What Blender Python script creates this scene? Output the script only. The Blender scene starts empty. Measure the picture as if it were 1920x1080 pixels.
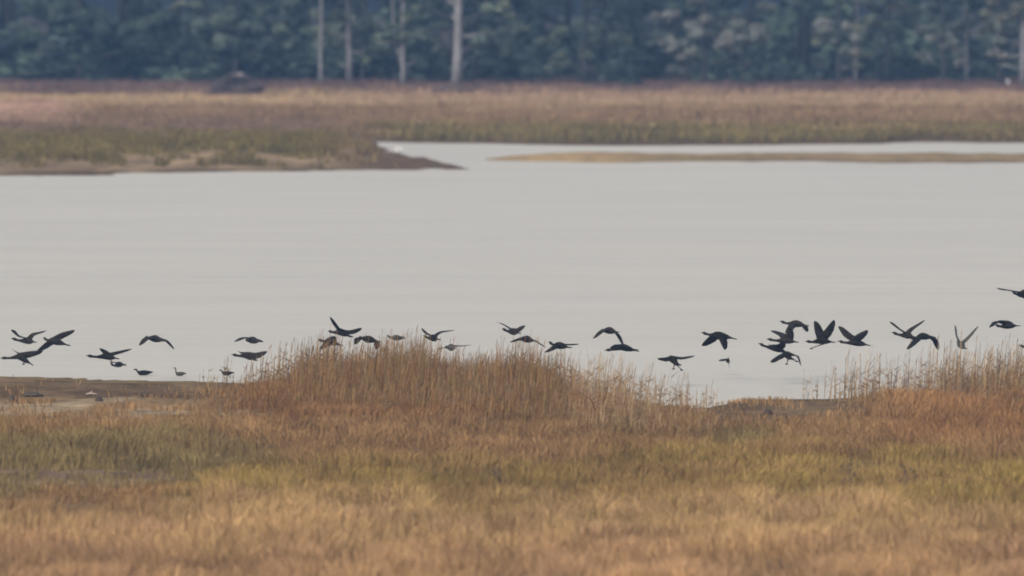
import bpy, math, random
import numpy as np
from mathutils import Vector

random.seed(11)
RNG = np.random.default_rng(11)
scene = bpy.context.scene
COL = scene.collection

# ------------------------------------------------------------------ camera
CAM_H, FPX = 13.0, 18750.0            # camera height (m), focal length in pixels of a 1920 wide frame
PITCH = math.atan(768.0 / FPX)        # horizon lies 768 px above the middle of the frame
cam_data = bpy.data.cameras.new("camera")
cam_data.sensor_fit = 'HORIZONTAL'
cam_data.sensor_width = 36.0
cam_data.lens = 36.0 * FPX / 1920.0
cam_data.clip_start, cam_data.clip_end = 1.0, 5000.0
cam_data.dof.use_dof = True
cam_data.dof.focus_distance = 257.0
cam_data.dof.aperture_fstop = (cam_data.lens / 1000.0) / 0.29     # a 290 mm wide telephoto opening
cam = bpy.data.objects.new("camera", cam_data)
COL.objects.link(cam)
cam.location = (0, 0, CAM_H)
cam.rotation_euler = (math.pi / 2 - PITCH, 0, 0)
scene.camera = cam
CP, SP = math.cos(PITCH), math.sin(PITCH)

def px(u, v, D):
    """point of the place at depth D (m) seen in direction (u, v)"""
    a, b = (u - 960) / FPX * D, (540 - v) / FPX * D
    return Vector((a, D * CP + b * SP, CAM_H - D * SP + b * CP))

def ground_y(v, z=0.0):
    return FPX * (CAM_H - z) / (v + 228.0)

# ------------------------------------------------------------------ sky, sun, exposure
SUN_EL, SUN_AZ = 42.0, 215.0          # azimuth measured clockwise from +Y
world = bpy.data.worlds.new("World")
scene.world = world
world.use_nodes = True
nt = world.node_tree
bg = nt.nodes["Background"]
sky = nt.nodes.new("ShaderNodeTexSky")
sky.sky_type = 'NISHITA'
sky.sun_disc = False
sky.sun_elevation = math.radians(SUN_EL)
sky.sun_rotation = math.radians(SUN_AZ)
sky.air_density, sky.dust_density, sky.ozone_density = 1.0, 6.0, 0.6
hsv = nt.nodes.new("ShaderNodeHueSaturation")       # thin overcast: less blue than a clear sky
hsv.inputs["Saturation"].default_value = 0.35
nt.links.new(sky.outputs[0], hsv.inputs["Color"])
nt.links.new(hsv.outputs[0], bg.inputs["Color"])
bg.inputs["Strength"].default_value = 0.12
sun_data = bpy.data.lights.new("sun", 'SUN')
sun_data.energy = 1.5
sun_data.angle = math.radians(14)
sun_data.color = (1.0, 0.93, 0.84)
sun = bpy.data.objects.new("sun", sun_data)
COL.objects.link(sun)
az, el = math.radians(SUN_AZ), math.radians(SUN_EL)
sdir = Vector((math.sin(az) * math.cos(el), math.cos(az) * math.cos(el), math.sin(el)))
sun.rotation_euler = sdir.to_track_quat('Z', 'Y').to_euler()
scene.view_settings.view_transform = 'Standard'
scene.view_settings.look = 'None'
scene.view_settings.exposure = 0.5
scene.view_settings.gamma = 1.0
scene.cycles.filter_width = 1.9

# ------------------------------------------------------------------ helpers
def tag(o, label=None, cat=None, group=None, kind=None):
    if label: o["label"] = label
    if cat: o["category"] = cat
    if group: o["group"] = group
    if kind: o["kind"] = kind
    return o

def srgb(r, g, b):
    f = lambda c: (c / 255 / 12.92) if c / 255 <= 0.04045 else ((c / 255 + 0.055) / 1.055) ** 2.4
    return np.array([f(r), f(g), f(b)])

def lerp_tab(x, tab):
    t = np.array(tab, float)
    return np.interp(x, t[:, 0], t[:, 1])

_perm = np.random.default_rng(5).random((256, 256))
def vnoise(x, y, s):
    """smooth value noise 0..1 with feature size s"""
    x, y = np.asarray(x) / s, np.asarray(y) / s
    xi, yi = np.floor(x).astype(int), np.floor(y).astype(int)
    fx, fy = x - xi, y - yi
    fx, fy = fx * fx * (3 - 2 * fx), fy * fy * (3 - 2 * fy)
    g = lambda i, j: _perm[i & 255, j & 255]
    return (g(xi, yi) * (1 - fx) + g(xi + 1, yi) * fx) * (1 - fy) + (g(xi, yi + 1) * (1 - fx) + g(xi + 1, yi + 1) * fx) * fy

def sstep(a, b, x):
    t = np.clip((x - a) / (b - a), 0, 1)
    return t * t * (3 - 2 * t)

def fast_mesh(name, verts, loops, starts, totals, colors=None, smooth=False):
    me = bpy.data.meshes.new(name)
    me.vertices.add(len(verts)); me.loops.add(len(loops)); me.polygons.add(len(starts))
    me.vertices.foreach_set("co", np.asarray(verts, np.float32).ravel())
    me.loops.foreach_set("vertex_index", np.asarray(loops, np.int32))
    me.polygons.foreach_set("loop_start", np.asarray(starts, np.int32))
    me.polygons.foreach_set("loop_total", np.asarray(totals, np.int32))
    if smooth:
        me.polygons.foreach_set("use_smooth", np.ones(len(starts), bool))
    me.update(calc_edges=True)
    if colors is not None:
        ca = me.color_attributes.new("tint", 'FLOAT_COLOR', 'POINT')
        c4 = np.ones((len(verts), 4), np.float32); c4[:, :3] = colors
        ca.data.foreach_set("color", c4.ravel())
    return me

def link(name, me, mat=None, parent=None):
    o = bpy.data.objects.new(name, me)
    COL.objects.link(o)
    if mat: me.materials.append(mat)
    if parent: o.parent = parent
    return o

class MB:
    """small mesh collector"""
    def __init__(self): self.v, self.f = [], []
    def ring_tube(self, rings, cap=True):
        n = len(rings[0]); b = len(self.v)
        for r in rings: self.v += [tuple(p) for p in r]
        for i in range(len(rings) - 1):
            for j in range(n):
                a, c = b + i * n + j, b + i * n + (j + 1) % n
                self.f.append((a, c, c + n, a + n))
        if cap:
            self.f.append(tuple(b + j for j in reversed(range(n))))
            e = b + (len(rings) - 1) * n
            self.f.append(tuple(e + j for j in range(n)))
    def tube(self, pts, rad, n=8):
        rings = []
        for i, p in enumerate(pts):
            p = Vector(p)
            t = (Vector(pts[min(i + 1, len(pts) - 1)]) - Vector(pts[max(i - 1, 0)])).normalized()
            a = t.cross(Vector((0.13, 0.97, 0.21))).normalized(); c = t.cross(a)
            rings.append([p + (a * math.cos(q * 2 * math.pi / n) + c * math.sin(q * 2 * math.pi / n)) * rad[i] for q in range(n)])
        self.ring_tube(rings)
    def blob(self, c, r, seed=0, n=10, m=7, rough=0.2):
        rg = random.Random(seed); c = Vector(c); rings = []
        for i in range(m + 1):
            th = math.pi * (0.02 + 0.96 * i / m)
            rings.append([c + Vector((r[0] * math.sin(th) * math.cos(2 * math.pi * j / n), r[1] * math.sin(th) * math.sin(2 * math.pi * j / n), -r[2] * math.cos(th))) * (1 + rg.uniform(-rough, rough)) for j in range(n)])
        self.ring_tube(rings)
    def build(self, name, mat, parent=None, smooth=True, origin=None):
        vs = self.v
        if origin is not None:
            vs = [(a - origin[0], b - origin[1], c - origin[2]) for a, b, c in vs]
        me = bpy.data.meshes.new(name)
        me.from_pydata(vs, [], self.f); me.update()
        if smooth: me.polygons.foreach_set("use_smooth", np.ones(len(me.polygons), bool))
        o = link(name, me, mat, parent)
        if origin is not None: o.location = origin
        return o

# ------------------------------------------------------------------ materials
def new_mat(name):
    m = bpy.data.materials.new(name); m.use_nodes = True
    return m, m.node_tree.nodes, m.node_tree.links

def plain_mat(name, col, rough=0.8, var=0.25, scale=8.0, spec=0.3):
    m, N, L = new_mat(name)
    p = N["Principled BSDF"]; p.inputs["Roughness"].default_value = rough
    p.inputs["Specular IOR Level"].default_value = spec
    no = N.new("ShaderNodeTexNoise"); no.inputs["Scale"].default_value = scale; no.inputs["Detail"].default_value = 6
    tc = N.new("ShaderNodeTexCoord"); L.new(tc.outputs["Object"], no.inputs["Vector"])
    r = N.new("ShaderNodeValToRGB")
    r.color_ramp.elements[0].position, r.color_ramp.elements[1].position = 0.3, 0.7
    r.color_ramp.elements[0].color = (*[c * (1 - var) for c in col], 1)
    r.color_ramp.elements[1].color = (*[min(1, c * (1 + var)) for c in col], 1)
    L.new(no.outputs["Fac"], r.inputs[0]); L.new(r.outputs[0], p.inputs["Base Color"])
    return m

def leaf_mat(name, transl=0.3):
    m, N, L = new_mat(name)
    N.remove(N["Principled BSDF"])
    at = N.new("ShaderNodeAttribute"); at.attribute_name = "tint"
    d = N.new("ShaderNodeBsdfDiffuse"); t = N.new("ShaderNodeBsdfTranslucent"); mx = N.new("ShaderNodeMixShader")
    mx.inputs[0].default_value = transl
    L.new(at.outputs["Color"], d.inputs["Color"]); L.new(at.outputs["Color"], t.inputs["Color"])
    L.new(d.outputs[0], mx.inputs[1]); L.new(t.outputs[0], mx.inputs[2])
    L.new(mx.outputs[0], N["Material Output"].inputs["Surface"])
    return m

M_GRASS = leaf_mat("grass_blades", 0.3)
M_LEAF = leaf_mat("tree_leaves", 0.2)
M_BARK_PALE = plain_mat("pale_bark", (0.17, 0.16, 0.16), 0.9, 0.35, 2.5)
M_BARK_DARK = plain_mat("dark_bark", (0.032, 0.03, 0.028), 0.9, 0.35, 2.5)
M_BIRD = plain_mat("dark_plumage", (0.008, 0.0065, 0.003), 0.8, 0.35, 14.0, 0.06)
M_BIRD_BROWN = plain_mat("brown_black_plumage", (0.016, 0.0125, 0.008), 0.8, 0.4, 9.0, 0.08)
M_BIRD_GREY = plain_mat("grey_brown_plumage", (0.045, 0.042, 0.036), 0.8, 0.3, 14.0, 0.1)
M_WHITE = plain_mat("white_feathers", (0.55, 0.54, 0.51), 0.6, 0.06, 10.0)
M_PAINT = plain_mat("weathered_white_paint", (0.42, 0.42, 0.42), 0.6, 0.1, 10.0)
M_CLOD = plain_mat("wet_dark_mud", (0.045, 0.034, 0.025), 0.7, 0.4, 9.0)
M_WOOD = plain_mat("rotten_wood", (0.06, 0.045, 0.042), 0.9, 0.4, 4.0)
M_STALK = plain_mat("dry_brown_stalk", (0.11, 0.075, 0.045), 0.9, 0.3, 20.0)

# ground: soil tint per vertex (mud, sand, humus), fine procedural mottling and bump on top
M_GROUND, N, L = new_mat("marsh_soil")
p = N["Principled BSDF"]; p.inputs["Roughness"].default_value = 1.0; p.inputs["Specular IOR Level"].default_value = 0.03
at = N.new("ShaderNodeAttribute"); at.attribute_name = "tint"
tc = N.new("ShaderNodeTexCoord")
n1 = N.new("ShaderNodeTexNoise"); n1.inputs["Scale"].default_value = 1.3; n1.inputs["Detail"].default_value = 8; n1.inputs["Roughness"].default_value = 0.7
L.new(tc.outputs["Object"], n1.inputs["Vector"])
mr = N.new("ShaderNodeMapRange"); mr.inputs[1].default_value = 0.3; mr.inputs[2].default_value = 0.7; mr.inputs[3].default_value = 0.45; mr.inputs[4].default_value = 1.45
L.new(n1.outputs["Fac"], mr.inputs[0])
mul = N.new("ShaderNodeVectorMath"); mul.operation = 'SCALE'
L.new(at.outputs["Color"], mul.inputs[0]); L.new(mr.outputs[0], mul.inputs["Scale"])
L.new(mul.outputs[0], p.inputs["Base Color"])
bp = N.new("ShaderNodeBump"); bp.inputs["Strength"].default_value = 0.8; bp.inputs["Distance"].default_value = 0.2
L.new(n1.outputs["Fac"], bp.inputs["Height"]); L.new(bp.outputs[0], p.inputs["Normal"])

# water: silty, covered in small wavelets
M_WATER, N, L = new_mat("silty_water")
p = N["Principled BSDF"]
p.inputs["Base Color"].default_value = (0.38, 0.355, 0.31, 1)
p.inputs["Roughness"].default_value = 0.32; p.inputs["IOR"].default_value = 1.33
tc = N.new("ShaderNodeTexCoord")
mp = N.new("ShaderNodeMapping"); mp.inputs["Scale"].default_value = (0.55, 1.5, 1)
L.new(tc.outputs["Object"], mp.inputs["Vector"])
n1 = N.new("ShaderNodeTexNoise"); n1.inputs["Scale"].default_value = 1.6; n1.inputs["Detail"].default_value = 4
L.new(mp.outputs[0], n1.inputs["Vector"])
bp = N.new("ShaderNodeBump"); bp.inputs["Strength"].default_value = 0.55; bp.inputs["Distance"].default_value = 0.10
L.new(n1.outputs["Fac"], bp.inputs["Height"]); L.new(bp.outputs[0], p.inputs["Normal"])
mp2 = N.new("ShaderNodeMapping"); mp2.inputs["Scale"].default_value = (0.09, 0.40, 1)     # cat's paws: long patches of smoother water
L.new(tc.outputs["Object"], mp2.inputs["Vector"])
n2 = N.new("ShaderNodeTexNoise"); n2.inputs["Scale"].default_value = 1.0; n2.inputs["Detail"].default_value = 5
L.new(mp2.outputs[0], n2.inputs["Vector"])
mr = N.new("ShaderNodeMapRange"); mr.inputs[1].default_value = 0.3; mr.inputs[2].default_value = 0.7; mr.inputs[3].default_value = 0.30; mr.inputs[4].default_value = 0.38
L.new(n2.outputs["Fac"], mr.inputs[0]); L.new(mr.outputs[0], p.inputs["Roughness"])
mr2 = N.new("ShaderNodeMapRange"); mr2.inputs[1].default_value = 0.32; mr2.inputs[2].default_value = 0.68; mr2.inputs[3].default_value = 0.42; mr2.inputs[4].default_value = 0.80
L.new(n2.outputs["Fac"], mr2.inputs[0]); L.new(mr2.outputs[0], bp.inputs["Strength"])
n3 = N.new("ShaderNodeTexNoise"); n3.inputs["Scale"].default_value = 0.35; n3.inputs["Detail"].default_value = 6     # clouds of silt
L.new(mp2.outputs[0], n3.inputs["Vector"])
rc = N.new("ShaderNodeValToRGB"); rc.color_ramp.elements[0].position, rc.color_ramp.elements[1].position = 0.3, 0.7
rc.color_ramp.elements[0].color = (0.385, 0.36, 0.31, 1); rc.color_ramp.elements[1].color = (0.42, 0.39, 0.335, 1)
L.new(n3.outputs["Fac"], rc.inputs[0]); L.new(rc.outputs[0], p.inputs["Base Color"])

# ------------------------------------------------------------------ terrain
NEAR = [(-400, 706), (0, 708), (60, 707), (120, 709), (200, 713), (330, 714), (480, 716), (620, 722), (800, 730), (1050, 742), (1200, 758),
        (1250, 765), (1328, 767), (1345, 757), (1400, 749), (1450, 746), (1540, 747), (1700, 743), (1850, 738), (2320, 736)]
SPIT = [(-400, 331), (0, 329), (200, 327), (330, 322), (560, 321), (700, 319), (862, 317), (2320, 317)]
SPIT_E = [(262, 705), (270, 712), (285, 722), (292, 735), (297, 752), (302, 785), (308, 830), (312, 848), (317, 864)]
BANK = [(-400, 266), (700, 266), (860, 268), (1100, 271), (1250, 274), (1600, 270), (1750, 267), (1920, 266), (2320, 266)]
BAR_F = [(900, 300), (950, 302.5), (1100, 303.5), (1920, 305), (2320, 305)]
BAR_B = [(900, 299), (950, 296), (1000, 291), (1100, 287), (1300, 289), (1500, 288), (1800, 290), (2320, 290)]

def land(x, y):
    """height and kind masks of the ground"""
    y = np.maximum(y, 20.0)
    u = np.clip(960 + FPX * x / y, -400, 2320)
    v0 = FPX * CAM_H / y - 228
    mpp = y * y / (CAM_H * FPX)                           # metres of ground depth per pixel
    rough = vnoise(x + 31, y, 2.2) * 0.6 + vnoise(x, y + 9, 0.8) * 0.4
    yc = ground_y(lerp_tab(u, NEAR), 0.36) + (vnoise(x, x * 0 + 3, 1.1) - 0.5) * 1.2
    t = yc - y
    hum = (vnoise(x, y, 6.0) - 0.5) * 0.14 + (rough - 0.5) * 0.10
    zn = np.where(t > 0, 0.36 + hum * sstep(0, 6, t) + (rough - 0.5) * 0.16 * sstep(-.1, 1.0, t) * (1 - sstep(8, 16, t) * .5), 0.36 + t * 0.55)
    s1 = (lerp_tab(u, SPIT) - v0) * mpp + (vnoise(x, y, 3.5) - 0.5) * 3.0 + (vnoise(x, y + 5, .9) - 0.5) * 2.0
    s2 = (lerp_tab(v0, SPIT_E) - u) * y / FPX + (vnoise(x + 7, y, 5) - 0.5) * 0.8
    s2 = np.where(v0 < 262, 100.0, s2)
    zs = np.minimum(0.02 + 0.36 * sstep(0, 19, s1) + 0.06 * sstep(0, 1.0, s1), 0.02 + s2 * 0.25)
    zs = np.where((s1 > 0) & (s2 > 0), zs + (rough - 0.5) * 0.30 * sstep(0, 4, np.minimum(s1, s2 * 3)), np.minimum(np.minimum(s1, s2 * 2) * 0.12, 0.0))
    sb = (lerp_tab(u, BANK) - v0) * mpp + (vnoise(x, y, 4) - 0.5) * 4
    zb = np.where(sb > 0, 0.30 * sstep(-0.5, 2.5, sb) + (vnoise(x, y, 9) - 0.5) * 0.12 * sstep(2, 10, sb), sb * 0.08)
    zb = zb + 0.25 * sstep(560, 640, y)
    f, b = lerp_tab(u, BAR_F), lerp_tab(u, BAR_B)
    sf = np.minimum((f - v0), (v0 - b)) * mpp + (vnoise(x, y, 4.5) - 0.5) * 3.2 + (vnoise(x, y + 3, 1.1) - 0.5) * 2.0
    sf = np.where(u < 905, -5, sf)
    zr = np.where(sf > 0, np.minimum(0.17, sf * 0.05) + (rough - 0.5) * 0.14, sf * 0.06)
    far = np.maximum(np.maximum(zs, zb), zr)
    z = np.maximum(np.where(y < 300, zn, -9), np.where(y > 380, far, -9))
    return np.maximum(z, -0.8), dict(u=u, v0=v0, t=t, s1=s1, s2=s2, sb=sb, sf=sf, rough=rough, zs=zs, zb=zb, zr=zr)

def ground_z(x, y):
    return float(land(np.array([float(x)]), np.array([float(y)]))[0][0])

C_MUD = np.array([0.16, 0.112, 0.066]); C_MUD_D = np.array([0.088, 0.058, 0.034]); C_GREYMUD = np.array([0.205, 0.15, 0.075])
C_SAND = np.array([0.34, 0.235, 0.125]); C_SANDMUD = np.array([0.23, 0.165, 0.098]); C_HUMUS = np.array([0.18, 0.122, 0.066])

def build_ground():
    xs = np.concatenate([[-400, -300, -220, -160, -120, -90, -70, -55], np.arange(-46, 46.01, 0.4), [55, 70, 90, 120, 160, 220, 300, 400]])
    ys = np.concatenate([np.arange(-60, 150, 15.0), np.arange(150, 262, 0.3), np.arange(262, 425, 6.0), np.arange(425, 520, 0.5),
                         np.arange(520, 640, 1.5), np.arange(640, 901, 20.0)])
    X, Y = np.meshgrid(xs, ys)
    x, y = X.ravel(), Y.ravel()
    z, k = land(x, y)
    col = np.empty((len(x), 3)); col[:] = C_HUMUS
    n = vnoise(x, y, 3.0); n2 = vnoise(x + 50, y * 0.5, 1.5)
    # near mud banks: strip just inside the crest, wet and dark at the lip
    w = lambda a: a[:, None]
    mudn = (y < 300) * (1 - sstep(3, 9 + 8 * n, k['t']))
    col = col * (1 - w(mudn)) + w(mudn) * (C_MUD * w(n2) + C_MUD_D * w(1 - n2))
    lip = (y < 300) * (1 - sstep(0.2, 2.0, k['t']))
    col = col * (1 - w(lip)) + w(lip) * C_GREYMUD * np.where(k['u'] > 1250, .48, .72)[:, None]
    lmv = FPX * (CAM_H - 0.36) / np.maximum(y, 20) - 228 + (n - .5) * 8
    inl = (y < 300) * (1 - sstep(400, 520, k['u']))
    scarp_shade = inl * np.exp(-((lmv - 741) / 6.0) ** 2) * sstep(.25, .5, vnoise(x, y * .2 + 11, 1.4))  # shade of a small scarp, painted into the soil tint
    col = col * (1 - w(scarp_shade)) + w(scarp_shade) * C_MUD_D
    wr = inl * np.exp(-((lmv - 893) / 12.0) ** 2); pk = vnoise(x + 3, y * .5, .7)
    col = col * (1 - w(wr)) + w(wr) * (np.array([.19, .13, .09]) * w(pk) + C_MUD_D * w(1 - pk))
    pp = inl * sstep(742, 752, lmv) * (1 - sstep(800, 815, lmv)) * sstep(.5, .64, vnoise(x + 21, y * .35, 1.0))
    col = col * (1 - w(pp)) + w(pp) * np.array([.27, .205, .13])
    sp = (y < 300) * sstep(.62, .75, vnoise(x + 90, y * .4, .9)) * mudn
    col = col * (1 - w(sp) * .6) + w(sp) * .6 * C_MUD_D
    # far mud of the spit
    muds = (y > 380) * (1 - sstep(15, 22, k['s1'] + (n - 0.5) * 10))
    mixm = w(sstep(0.35, 0.7, n2))
    col = col * (1 - w(muds)) + w(muds) * (C_SANDMUD * mixm + C_MUD * (1 - mixm))
    wet = (y > 380) * (1 - sstep(0.2, 2.2, np.where(k['s1'] > 0, np.minimum(k['s1'], 3 * k['s2'] + .3), 99)))
    col = col * (1 - w(wet)) + w(wet) * C_MUD_D * .8
    be = (y > 380) * (1 - sstep(1.0, 4.0, np.abs(k['sb'])))
    col = col * (1 - w(be)) + w(be) * C_MUD_D
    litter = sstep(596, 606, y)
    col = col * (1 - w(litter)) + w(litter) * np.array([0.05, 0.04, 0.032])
    tip = (y > 380) * sstep(560, 760, k['u']) * (1 - sstep(20, 30, k['s1'])) * (k['s2'] < 50)
    col = col * (1 - w(tip)) + w(tip) * C_MUD_D * 1.1
    bar = (k['zr'] >= np.maximum(k['zs'], k['zb'])) & (y > 380)
    yel = sstep(900, 1010, k['u']) * (1 - sstep(1060, 1260, k['u'])) * (.6 + .4 * n)
    cb = C_SAND * w(yel) + (C_SANDMUD * w(n) + C_GREYMUD * w(1 - n)) * w(1 - yel)
    low_ = sstep(1150, 1500, k['u']) * (1 - sstep(.06, .12, z + (n2 - .5) * .08))
    cb = cb * (1 - w(low_) * .6) + w(low_) * .6 * C_MUD_D
    col = np.where(bar[:, None], cb, col)
    nx, ny = len(xs), len(ys)
    I = np.arange(nx * ny).reshape(ny, nx)
    q = np.stack([I[:-1, :-1], I[:-1, 1:], I[1:, 1:], I[1:, :-1]], -1).reshape(-1, 4)
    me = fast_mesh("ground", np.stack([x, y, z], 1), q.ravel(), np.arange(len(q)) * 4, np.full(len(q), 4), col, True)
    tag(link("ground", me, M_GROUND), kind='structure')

build_ground()
wv = [(-400, 150, 0), (400, 150, 0), (400, 620, 0), (-400, 620, 0)]
me = bpy.data.meshes.new("water"); me.from_pydata(wv, [], [(0, 1, 2, 3)]); me.update()
tag(link("water", me, M_WATER), kind='structure')

# ------------------------------------------------------------------ grass and reeds
def blades(name, x, y, z, h, w, lean, col, mat=M_GRASS, wind=(0.0, 0.0)):
    n = len(x)
    a = RNG.random(n) * 2 * np.pi; b = RNG.random(n) * 2 * np.pi
    dx, dy = np.cos(a) * w / 2, np.sin(a) * w / 2
    lx = np.cos(b) * lean * h * RNG.random(n) + wind[0] * h; ly = np.sin(b) * lean * h * RNG.random(n) + wind[1] * h
    V = np.empty((n, 5, 3))
    V[:, 0] = np.stack([x - dx, y - dy, z - 0.03], 1); V[:, 1] = np.stack([x + dx, y + dy, z - 0.03], 1)
    mx, my = x + lx * 0.35, y + ly * 0.35
    V[:, 2] = np.stack([mx + dx * 0.8, my + dy * 0.8, z + h * 0.55], 1); V[:, 3] = np.stack([mx - dx * 0.8, my - dy * 0.8, z + h * 0.55], 1)
    V[:, 4] = np.stack([x + lx, y + ly, z + h * np.sqrt(np.clip(1 - 0.5 * lean * lean, .3, 1))], 1)
    base = np.arange(n)[:, None] * 5
    lo = (base + np.array([0, 1, 2, 3, 3, 2, 4])[None]).ravel()
    st = (np.arange(n)[:, None] * 7 + np.array([0, 4])[None]).ravel()
    to = np.tile([4, 3], n)
    me = fast_mesh(name, V.reshape(-1, 3), lo, st, to, np.repeat(col, 5, axis=0))
    return link(name, me, mat)

def mixc(a, b, t):
    return a[None] * (1 - t[:, None]) + b[None] * t[:, None] if a.ndim == 1 else a * (1 - t[:, None]) + b[None] * t[:, None]

G_TAN = np.array([0.37, 0.245, 0.15]); G_STRAW = np.array([0.43, 0.305, 0.175]); G_OLIVE = np.array([0.285, 0.215, 0.085])
G_BROWN = np.array([0.26, 0.17, 0.095]); G_RUST = np.array([0.225, 0.128, 0.068]); G_GREEN = np.array([0.20, 0.165, 0.085])
G_PINK = np.array([0.36, 0.235, 0.17]); G_PURPLE = np.array([0.20, 0.15, 0.12]); G_REED = np.array([0.33, 0.245, 0.175])

def near_grass():
    # (pixels are only the map in which the plant zones of this shore were surveyed)
    A = (256 - 176) * 64.0
    n = int(A * 170)
    x = RNG.uniform(-32, 32, n); y = RNG.uniform(176, 256, n)
    z, k = land(x, y)
    u, t = k['u'], k['t']
    v = FPX * (CAM_H - 0.55) / y - 228                       # where the top of low grass shows
    big = vnoise(x, y * 0.6, 5.0); med = vnoise(x + 20, y, 1.6); sm = vnoise(x, y + 70, 0.6)
    jit = (big - 0.5) * 60 + (med - 0.5) * 40
    vv = v + jit
    dens = np.ones(n)
    # bare mud left and in the notch
    lm = v + (big - .5) * 24 + (med - .5) * 20
    ml = (1 - sstep(300, 540, u + (med - .5) * 160 + (sm - .5) * 60)) * (1 - sstep(768, 806, lm))
    mn = sstep(1290, 1360, u + (med - .5) * 40) * (1 - sstep(1520, 1700, u + (med - .5) * 120)) * (1 - sstep(766, 800, lm))
    tuft = 0.30 * sstep(.4, .6, vnoise(x + 5, y * .4, 1.1)) * sstep(718, 745, lm) + 0.5 * sstep(.55, .68, sm) * sstep(735, 775, lm)
    dens *= 1 - np.clip(ml + mn, 0, .99) * (1 - tuft)
    patch = (np.abs(lm - 884) < 17) & (u < 330 + 80 * (med - .5))
    dens[patch] = 0.05 + 0.45 * (sm[patch] > .55)
    leftmud, notch = ml > .15, mn > .2
    low = leftmud | notch | ((u < 380) & (np.abs(lm - 905) < 45))
    dens *= (0.45 + 0.75 * sm) * (0.35 + 0.65 * sstep(.28, .45, vnoise(x + 60, y * .55, 0.95)))
    dens[t < 0.4] = 0
    keep = RNG.random(n) < dens
    x, y, z, u, vv, v, t, big, med, sm = [q[keep] for q in (x, y, z, u, vv, v, t, big, med, sm)]
    low = low[keep]
    n = len(x)
    c = np.tile(G_BROWN, (n, 1))
    ol = sstep(838, 888, vv) * sstep(250, 520, u + (big - .5) * 300)
    c = mixc(c, G_OLIVE, ol * (0.45 + 0.5 * sstep(.3, .6, med)))
    gl = sstep(800, 830, vv) * (1 - sstep(885, 905, vv)) * (1 - sstep(380, 520, u + (big - .5) * 200))
    c = mixc(c, G_GREEN, gl * 0.85)
    gr = np.exp(-((u - 1390) / 70) ** 2 - ((v - 820) / 22) ** 2) + np.exp(-((u - 1160) / 40) ** 2 - ((v - 790) / 18) ** 2)
    c = mixc(c, G_GREEN, np.clip(gr * 0.9, 0, 1))
    ru = (1 - sstep(775, 815, vv)) * sstep(380, 520, u) * (1 - sstep(1080, 1250, u))
    c = mixc(c, G_RUST, ru * 0.8)
    rr = sstep(1600, 1750, u) * (1 - sstep(800, 850, vv))
    c = mixc(c, G_RUST * 1.35, rr * 0.7)
    st = sstep(925, 985, vv)
    c = mixc(c, G_STRAW, st * 0.9)
    tn = sstep(975, 1050, vv)
    c = mixc(c, G_TAN, tn * 0.9)
    tanl = sstep(930, 1000, vv) * (med > 0.62)
    c = mixc(c, G_PINK, tanl * 0.5)
    c *= (0.78 + 0.44 * RNG.random(n))[:, None] * (0.85 + 0.3 * sm)[:, None] * (0.85 + 0.3 * vnoise(x + 40, y * .4, 2.5))[:, None]
    tus = vnoise(x + 60, y * .55, 0.95) * .6 + vnoise(x + 13, y * .6, 0.4) * .4
    c *= np.array([1.02, 0.955, 0.775]) * (0.62 + 0.76 * tus)[:, None]
    wisp = RNG.random(n) < 0.02
    c[wisp] *= np.array([.55, .5, .5])
    pale = RNG.random(n) < 0.02
    c[pale] *= 1.35
    h = (0.14 + 0.42 * tus + 0.14 * RNG.random(n)) * np.where(wisp, 1.7, 1.0) * np.where(low, 0.42, 1.0)
    h *= np.where(vv > 930, 1.25, 1.0) * (0.35 + 0.65 * sstep(0, 5, t))
    o = blades("marsh_grass", x, y, z, h, 0.012 + 0.014 * RNG.random(n), 0.85, c, wind=((vnoise(x, y, 1.3) - .5) * .55, (vnoise(x + 77, y, 1.3) - .5) * .4))
    tag(o, "tan, olive and brown marsh grass covering the near shore", "grass", kind='stuff')

near_grass()

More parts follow.
